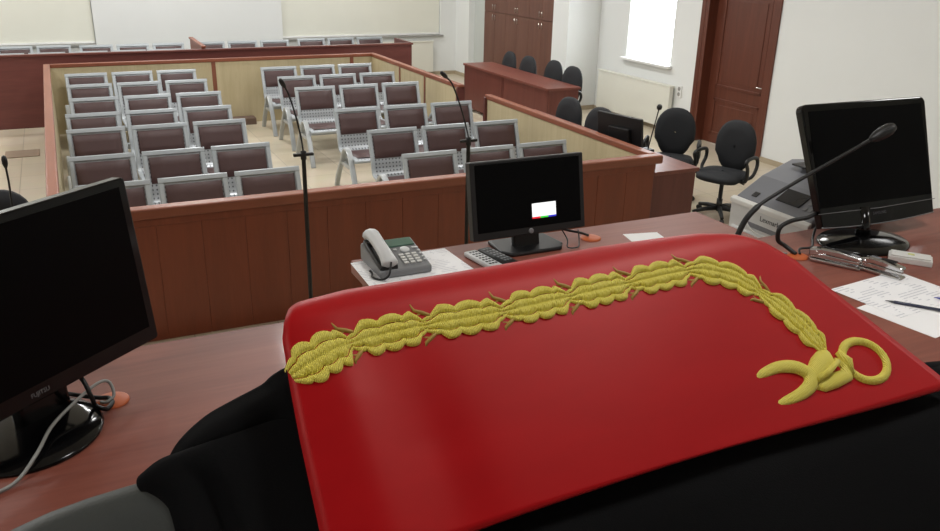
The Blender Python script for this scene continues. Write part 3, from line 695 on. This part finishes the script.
for x in (.09, .154): MB().box(-.006, .006, -.004, .004, 0, .004, face(x, .110)).build('side_key', PHONE_LT, t, .001)
hs = MB()
C = catmull([(.035, .005, .036), (.035, .02, .046), (.035, .05, .058), (.035, .10, .070), (.035, .15, .080), (.035, .175, .080), (.035, .192, .068)], 22)
hs.tube(C, [.012, .024] + [.028 - .006 * math.sin(PI * i / 18) for i in range(19)] + [.024, .012], 12, flat=.72, up=(0, 0, 1)); hs.build('handset', PHONE_LT, t)
MB().tube([(.010, .17, .06), (.010, .10, .045), (.010, .01, .026)], .008, 8).box(.008, .062, .145, .182, .048, .065).box(.008, .062, .008, .045, .022, .036).build('cradle', BLACK_PL, t, .003)
MB().tube(catmull([(.035, .0, .05), (.02, -.02, .02), (-.0, -.01, .004), (-.02, .02, .004), (-.01, .05, .004), (-.015, .06, .01)], 20), .0035, 6).build('cord', BLACK_PL, t)
def sheet(label, x, y, rz, w_, h_, z, mat=PRINTED, grp=None):
    o = MB().box(-w_ / 2, w_ / 2, -h_ / 2, h_ / 2, 0, .0008).build('paper_sheet', mat); o.location = (x, y, z); o.rotation_euler = (0, 0, rz)
    return tag(o, label, 'paper', grp)
sheet('white printed sheet lying under the telephone, showing on its right', .835, 2.065, math.radians(2), .295, .208, D + .0012, grp='sheets under the telephone')
sheet('white sheet corner sticking out on the left of the telephone', .808, 2.06, math.radians(-2), .27, .20, D + .0002, grp='sheets under the telephone')
sheet('white printed sheet with a pen on it at the right of the bench', 1.985, 1.375, math.radians(5), .297, .21, D + .0012, grp='sheets at the right')
sheet('plain white sheet under the printed sheet at the right of the bench', 1.955, 1.265, math.radians(8), .297, .21, D + .0002, PAPERW, 'sheets at the right')
sheet('narrow slip of white paper just past the top of the red collar', 1.62, 2.03, math.radians(-12), .12, .07, D + .0003, PAPERW)
# remotes
def remote(label, x, y, rz, mat, kmat):
    t = thing('remote_control', label, 'remote', (x, y, D), rz, 'remote controls')
    MB().box(-.022, .022, -.075, .075, 0, .016).build('body', mat, t, .006)
    for j in range(7):
        for k in range(3): MB().box(-.014 + k * .0105, -.007 + k * .0105, .05 - j * .017, .057 - j * .017, .016, .0175).build('button', kmat, t, .001)
remote('silver remote control beside the small monitor', 1.035, 2.02, math.radians(8), PHONE_LT, BLACK_PL)
remote('black remote control beside the silver one', 1.086, 2.028, math.radians(10), BLACK_PL, PHONE_GREY)
# staplers, box, pens
def stapler(label, x, y, rz, L):
    t = thing('stapler', label, 'stapler', (x, y, D + .0022), rz, 'chrome staplers')
    TT = Matrix(((1, 0, 0, 0), (0, 0, 1, 0), (0, 1, 0, 0), (0, 0, 0, 1)))
    MB().prism([(0, 0), (L, 0), (L, .006), (L * .9, .008), (0, .010)], -.018, .018, TT).build('base', CHROME, t, .003)
    MB().prism([(.0, .010), (L * .96, .014), (L * .96, .022), (0, .026)], -.011, .011, TT).build('magazine', CHROME, t, .002)
    MB().prism([(-.004, .012), (L * .3, .027), (L * .95, .022), (L, .026), (L * .97, .036), (L * .55, .044), (L * .2, .044), (-.004, .036)], -.014, .014, TT).build('arm', CHROME, t, .005, 3)
    MB().tube([(L * .12, -.017, .028), (L * .12, .017, .028)], .006, 10).build('hinge_pin', CHROME, t)
    MB().box(L * .45, L * .8, -.008, .008, .043, .047).build('press_pad', BLACK_PL, t, .002)
dv = Vector((2.03 - 1.955, 1.53 - 1.665, 0))
stapler('chrome stapler by the orange grommet, before the tilted monitor', 1.965, 1.668, math.atan2(-.13, .07), .145)
stapler('chrome stapler with its nose on the printed sheet', 2.045, 1.555, math.atan2(-.12, .035), .125)
t = thing('white_box', 'small white plastic box lying on the bench by the oval monitor foot', 'box', (2.235, 1.535, D), math.radians(-52))
MB().box(-.06, .06, -.028, .028, 0, .018).build('case', WHITE_PL, t, .002)
MB().box(-.055, .055, -.025, .025, .018, .023).build('lid', WHITE_PL, t, .002)
MB().box(-.008, .01, -.006, .006, .023, .0245).build('sticker', plain('yellow green sticker', (196, 200, 130), .5), t)
def pen(label, p0, p1, r, mat, tipmat):
    a = Vector(p0); b = Vector(p1); d = (b - a); L = d.length
    t = thing('pen', label, 'pen', a, math.atan2(d.y, d.x), 'pens')
    MB().tube([(.02, 0, r), (.024, 0, r), (L, 0, r)], [r * .8, r, r], 8).build('barrel', mat, t)
    MB().tube([(0, 0, r), (.02, 0, r)], [.0006, r * .8], 8).build('tip', tipmat, t)
    MB().tube([(L, 0, r), (L + .006, 0, r)], [r * .9, r * .7], 8).build('end_plug', BLUE_PL, t)
pen('dark ballpoint pen lying across the printed sheet', (1.895, 1.345, D + .0022), (1.985, 1.232, D + .0022), .0042, PEN_CLEAR, INK)
pen('blue pen at the far right, only its capped end in view', (2.035, 1.305, D + .0022), (2.12, 1.21, D + .0022), .005, BLUE_PL, BLUE_PL)

# ---- printer on its stand
t = thing('printer_stand', 'beige laminate stand under the printer behind the bench', 'stand', (2.17, 1.905, 0))
MB().box(0, .52, 0, .40, 0, 1.555).build('cabinet', BEIGE, t, .004)
MB().box(-.01, .53, -.01, .43, 1.555, 1.58).build('top_board', BEIGE, t, .003)
PZ = 1.58
t = thing('printer', 'grey and white laser printer behind the bench, left of the tilted monitor', 'printer', (2.21, 1.905, PZ))
W, Dp = .375, .38      # along y, along x
TT = Matrix(((1, 0, 0, 0), (0, 0, 1, 0), (0, 1, 0, 0), (0, 0, 0, 1)))   # (x, z, y)
MB().prism([(0.004, 0), (Dp, 0), (Dp, .20), (.03, .20), (0, .17)], 0, W, TT).build('body', GREY_PL, t, .006)
MB().prism([(-.005, .198), (.012, .198), (.012, .224), (-.005, .216)], -.002, W + .002, TT).build('white_bar', WHITE_PL, t, .003)
MB().prism([(.008, .20), (Dp, .20), (Dp, .33), (.27, .34), (.20, .315), (.13, .29), (.02, .225)], .004, W - .004, TT).build('top_cover', DGREY_PL, t, .010, 3)
MB().box(.20, .36, .07, .30, .338, .345).build('output_tray', BLACK_PL, t, .003)
def pf(u, y):   # point on the sloping control panel
    s_ = (u) / .11; return Matrix.Translation((.02 + .11 * s_, y, .225 + .065 * s_)) @ Matrix.Rotation(-math.atan2(.065, .11), 4, 'Y')
MB().box(-.034, .034, -.055, .055, 0, .004, pf(.06, .155)).build('display', GLASS_DARK, t, .001)
for k in range(3):
    for j in range(2): MB().box(-.008, .008, -.007, .007, 0, .003, pf(.035 + k * .025, .075 - j * .022)).build('button', PHONE_GREY, t, .001)
MB().box(-.012, .012, -.012, .012, 0, .003, pf(.025, .30)).build('usb_port', BLACK_PL, t, .001)
MB().prism([(-.006, .055), (.004, .06), (.004, .118), (-.006, .112)], .02, W - .02, TT).build('paper_drawer', GREY_PL, t, .004)
m = MB(); rows = []
for k in range(13):
    q = PI * k / 12; rows.append([(-.002, W * .52 - .085 * math.cos(q), .150 - .034 * math.sin(q)), (.012, W * .52 - .08 * math.cos(q), .152 - .028 * math.sin(q))])
m.grid(rows); m.tube([(-.0015, W * .52 - .085 * math.cos(PI * k / 12), .150 - .034 * math.sin(PI * k / 12)) for k in range(13)], .004, 6); m.build('drawer_grip', WHITE_PL, t)
MB().box(-.0015, .002, W * .52 - .082, W * .52 + .082, .132, .150).build('grip_recess', DGREY_PL, t)
Tl = Matrix.Translation((-.0008, W * .46, .176)) @ Matrix(((0, 0, -1, 0), (-1, 0, 0, 0), (0, 1, 0, 0), (0, 0, 0, 1)))
MB().prism([(-.0006, .150), (.004, .150), (.004, .202), (-.0006, .202)], .004, W - .004, TT).build('front_fascia', GREY_PL, t)
lettering('Lexmark', .027, INK, t, Tl, 'brand_lettering', .0006)

# ================================================================== robe on the judge's chair
AT = math.radians(35)
RD = Vector((0, -math.cos(AT), -math.sin(AT))); RN = Vector((0, -math.sin(AT), math.cos(AT))); RO = Vector((0, .695, H - .32))
def nsurf(u, v):
    n = 0
    if u < .165: n -= 5 * (.165 - u) ** 2
    n += .005 * math.exp(-((u - .185) / .022) ** 2) * min(1, max(0, v / .1)) - .005 * math.exp(-((u - .25) / .03) ** 2) * min(1, max(0, (v - .03) / .12))
    n += .0025 * math.sin(u * 13 + v * 9)
    if v < .02: n -= 9 * (.02 - v) ** 2
    if v > .235: n -= 1.1 * (v - .235) ** 2
    return n
def R3(u, v, n=0, base=True):
    return RO + Vector((u, 0, 0)) + RD * v + RN * (n + (nsurf(u, v) if base else 0))
# chair
ch = thing('judge_chair', 'wide dark grey leather chair under the robe, its padded shoulder showing at the lower left', 'chair', (.32, .62, PLAT))
CL = Vector((.32, .62, PLAT))
m = MB(); rows = []
us = [-.135, -.125, -.09, -.03, .03, .07, .12, .2, .45, .7, .74, .765, .775]
vs0 = [.17, .135, .112, .102, .099, .096, .080, .035, .005, .01, .025, .05, .08]
for u, v0 in zip(us, vs0):
    th = .6 if u in (us[0], us[-1]) else 1
    prof = [R3(u, v0 + .22, -.075 - .10, False), R3(u, v0 + .14, -.070, False), R3(u, v0 + .06, -.052, False), R3(u, v0 + .01, -.050, False)]
    top = prof[-1]
    prof += [top + Vector((0, .03, -.012)), top + Vector((0, .05, -.05)), top + Vector((0, .055, -.15))]
    prof += [Vector((u, .72, PLAT + .55)), Vector((u, .46, PLAT + .55)), Vector((u, .42, PLAT + .75))]
    rows.append([p - CL for p in prof])
V = m.grid(rows, True); m._f(V[0][::-1]); m._f(V[-1]); m.build('backrest', LEATHER, ch, sub=1)
MB().tube(catmull([R3(u, v0 + .085, -.054, False) - CL for u, v0 in zip(us[1:-1], vs0[1:-1])], 40), .0035, 6).build('seam_piping', LEATHER, ch)
MB().box(-.30, .30, -.02, .50, .42, .54).build('seat', LEATHER, ch, .04, 4)
for sx in (-1, 1): MB().box(sx * .36 - .04, sx * .36 + .04, -.05, .30, .62, .69).box(sx * .36 - .02, sx * .36 + .02, .05, .1, .45, .62).build('armrest', LEATHER, ch, .02, 3)
MB().lathe([(.03, .1), (.03, .43)], c=(0, .2, 0), seg=14).build('gas_column', BLACK_PL, ch)
for k in range(5):
    q = 2 * PI * k / 5
    MB().tube([(0, .2, .1), (.32 * math.cos(q), .2 + .32 * math.sin(q), .06)], [.03, .02], 8).tube([(.32 * math.cos(q), .2 + .32 * math.sin(q), .06), (.32 * math.cos(q), .2 + .32 * math.sin(q), 0)], .025, 8).build('base_leg', BLACK_PL, ch)

rbE = thing('judicial_robe', 'black judicial robe with red satin collar and yellow embroidery, draped over the leather chair', 'robe', tuple(RO))
def RL(u, v, n=0, base=True): return R3(u, v, n, base) - RO
# red collar
def interp(tab, x):
    if x <= tab[0][0]: return tab[0][1]
    for (a, b), (c, d) in zip(tab, tab[1:]):
        if x <= c: return b + (d - b) * (x - a) / (c - a)
    return tab[-1][1]
uR = [(-.06, .66), (-.02, .672), (-.005, .693), (.013, .719), (.041, .746), (.129, .793), (.222, .838), (.236, .842)]
vT = [(.12, .03), (.1475, .016), (.158, .006), (.172, 0), (.22, -.009), (.36, -.014), (.51, -.018), (.646, -.011), (.691, .001), (.719, .018), (.746, .045)]
uL = [(-.045, .235), (-.03, .205), (-.015, .176), (0, .158), (.014, .149), (.03, .144), (.076, .140), (.122, .137), (.2, .134), (.25, .132)]
m = MB(); rows = []
NV, NU = 60, 72
for j in range(NV + 1):
    tj = j / NV; row = []
    for i in range(NU + 1):
        si = i / NU
        v = -.045 + (.233 + .045) * tj
        ur = interp(uR, v) if v > -.02 else .672 - (-.02 - v) * 1.5
        ul = interp(uL, v); u = ul + (ur - ul) * si
        vt = interp(vT, u); vv = vt + (v + .0) * 1.0 if False else v
        n = 0
        if v < vt: n = -55 * (vt - v) ** 2
        bend = .003 * math.sin(u * 9)
        row.append(RL(u, vv + (bend if j == NV else 0), n + .004))
    rows.append(row)
m.grid(rows); m.build('collar', SATIN, rbE, solid=.005)
# black body hanging below the collar, toward the viewer
m = MB(); rows = []
for j in range(29):
    v = .205 + .62 * (j / 28) ** 1.15; row = []
    for i in range(61):
        u = .085 + (1.02 - .085) * i / 60
        ur = interp(uR, min(v, .236)) + .035
        drop = 0
        if u > ur: drop = 2.2 * (u - ur) ** 1.2
        n = -.004 - (.012 if v < .236 else 0) * 0 - drop * .35 + .006 * math.sin(u * 22 + v * 7) * min(1, max(0, (v - .23) / .1))
        if v < .24: n -= .006
        row.append(RL(u, v, n))
    rows.append(row)
m.grid(rows); m.build('gown_back', GOWN, rbE, solid=.004)
m = MB(); rows = []    # right shoulder cloth running up under the collar's free edge
for j in range(13):
    v = .195 + .075 * j / 12
    rows.append([RL(interp(uR, v) - .06 + .16 * i / 16, v + .02 * i / 16 * 0, -.010 - (.0 if i < 6 else .9 * ((i - 6) / 10 * .1) ** 1.5)) for i in range(17)])
m.grid(rows); m.build('right_shoulder', GOWN, rbE, solid=.004)
# left sleeve folds
def cloth(name, curves, nu=30, nv=26):
    m = MB(); m.grid(loft([[RL(u, v, n, False) for u, v, n in c] for c in curves], nu, nv)); return m.build(name, GOWN, rbE, solid=.005)
cloth('sleeve_upper', [
    [(.200, .03, -.03), (.145, .040, -.038), (.128, .046, -.048), (.100, .054, -.052), (.075, .062, -.056), (.052, .074, -.066), (.040, .082, -.085)],
    [(.200, .05, -.014), (.150, .062, -.026), (.128, .070, -.034), (.100, .078, -.036), (.075, .083, -.042), (.054, .090, -.056), (.042, .096, -.080)],
    [(.200, .09, -.016), (.155, .092, -.026), (.128, .094, -.044), (.100, .098, -.048), (.075, .100, -.052), (.056, .104, -.066), (.045, .110, -.090)],
    [(.200, .14, -.020), (.160, .14, -.040), (.128, .14, -.060), (.100, .14, -.065), (.075, .14, -.07), (.058, .14, -.08), (.05, .14, -.10)]])
cloth('sleeve_lower', [
    [(.180, .082, -.052), (.140, .084, -.050), (.105, .086, -.050), (.070, .090, -.050), (.048, .093, -.050), (.030, .095, -.052), (.016, .100, -.060)],
    [(.180, .095, -.030), (.140, .096, -.032), (.105, .098, -.034), (.072, .101, -.038), (.050, .103, -.042), (.032, .105, -.046), (.012, .108, -.060)],
    [(.180, .16, -.020), (.145, .16, -.026), (.110, .16, -.034), (.085, .15, -.038), (.068, .14, -.052), (.045, .135, -.046), (.026, .130, -.062)],
    [(.180, .26, -.022), (.150, .26, -.030), (.115, .25, -.040), (.092, .23, -.042), (.072, .21, -.060), (.050, .20, -.052), (.030, .185, -.072)],
    [(.180, .42, -.06), (.155, .42, -.07), (.120, .41, -.08), (.10, .39, -.085), (.080, .37, -.10), (.055, .35, -.09), (.035, .33, -.11)]], 30, 30)
# embroidery
path = [(.142, .066), (.200, .047), (.273, .041), (.359, .041), (.436, .039), (.509, .037), (.58, .035), (.606, .036), (.647, .054), (.678, .089), (.699, .129), (.708, .160)]
PC = catmull([(a, b, 0) for a, b in path], 400)
arc = [0]
for i in range(400): arc.append(arc[-1] + (PC[i + 1] - PC[i]).length)
def on_path(s):
    s = max(0, min(arc[-1] - 1e-6, s)); lo = next(i for i in range(400) if arc[i + 1] >= s)
    f = (s - arc[lo]) / (arc[lo + 1] - arc[lo]); p = PC[lo].lerp(PC[lo + 1], f); i0 = max(0, lo - 3); i1 = min(400, lo + 4)
    d = (PC[i1] - PC[i0]).normalized(); return p, d
def EP(s, t, n):
    p, d = on_path(s); q = p + Vector((d.y, -d.x, 0)) * t     # t>0 toward the collar's upper edge
    return RL(q.x, q.y, n + .005)
bounds = [0, .062, .138, .222, .298, .372, .458, .545, arc[-1] - .002]
bounds[6] = .452; bounds[7] = .545
for k in range(8):
    a, b = bounds[k], bounds[k + 1]; L = b - a
    hw = (.0215, .0185, .0185, .0185, .0185, .0180, .0185, .0175)[k]
    m = MB(); G = []; NS, NT = 64, 33
    ph = random.random() * .3
    for i in range(NS + 1):
        q = i / NS; row = []
        env = min(1, .30 + 3.0 * q) * min(1, .24 + 4.6 * (1 - q)); env *= 1 - .10 * max(0, q - .5)
        for j in range(NT):
            t = -1 + 2 * j / (NT - 1); at = abs(t); up = t > 0
            nl = 3.2 if up else 4.2
            sc = abs(math.sin(PI * (nl * q + ph + (.35 if up else 0)))) ** .6
            wd = hw * env * (.78 + .30 * sc)
            if at > .5: h = (.0034 + .0042 * math.sqrt(max(0, 1 - ((at - .74) / .27) ** 2)) * (.72 + .28 * sc))
            else: h = .0034 + .0044 * math.sqrt(max(0, 1 - ((at - .23) / .25) ** 2)) * (.9 + .1 * math.sin(q * 95 + t * 9))
            if at > .985: h = -.002
            h = h * (.55 + .45 * env) + random.uniform(-.0003, .0003)
            row.append(EP(a + L * (q * 1.06 - .03), t * wd, h))
        G.append(row)
    m.grid(G)
    mo = m.build('embroidered_motif', THREAD, rbE)
    if k > 0:
        g = MB()
        for sg in (-1, 1):
            g.tube([EP(a + L * .16, sg * hw * .35, .003), EP(a + L * .02, sg * hw * .75, .004), EP(a - L * .06, sg * hw * .95, .004), EP(a - L * .08, sg * hw * (1.15 + .25 * (sg > 0)), .003)], [.0022, .0022, .0018, .0010], 6)
            g.tube([EP(a + L * .02, sg * hw * .75, .003), EP(a - L * .07, sg * hw * .62, .003)], [.0018, .0012], 6)
        g.build('thread_twig', GOLD_DK, mo)
def Q(u, v, n=.0): return RL(u, v, n + .006)
m = MB()     # knot that ends the braid
m.tube([Q(.712, .160), Q(.703, .168, .003), Q(.690, .176, .004), Q(.672, .184, .003), Q(.660, .186, .002)], [.006, .012, .0135, .010, .006], 12, flat=.5, up=tuple(RN))
m.tube([Q(.714, .172), Q(.722, .182, .003), Q(.716, .192, .003), Q(.695, .194, .003), Q(.678, .196, .002), Q(.665, .192, .002)], [.006, .008, .008, .009, .008, .005], 10, flat=.6, up=tuple(RN))
m.tube([Q(.722, .165, .004), Q(.726, .178, .006), Q(.722, .192, .004)], [.004, .006, .004], 8)
m.tube([Q(.712, .176, .008), Q(.69, .185, .009), Q(.672, .190, .007)], [.003, .004, .003], 8)
m.build('embroidered_knot', THREAD, rbE)
ring = [Q(.752 + .0285 * math.cos(2 * PI * k / 28), .1815 + .0245 * math.sin(2 * PI * k / 28), .002) for k in range(28)]
MB().tube(ring, .0052, 10, closed=True).build('embroidered_ring', THREAD, rbE)
C = catmull([Q(.597, .1715), Q(.612, .168, .002), (Q(.635, .1655, .003)), Q(.656, .170, .004), Q(.668, .181, .004), Q(.662, .192, .004), Q(.645, .1985, .003), Q(.622, .2015, .002), Q(.603, .2015)], 40)
MB().tube(C, [.0024 + .0058 * math.sin(PI * i / 40) ** .8 for i in range(41)], 10, flat=.6, up=tuple(RN)).build('embroidered_claw', THREAD, rbE)
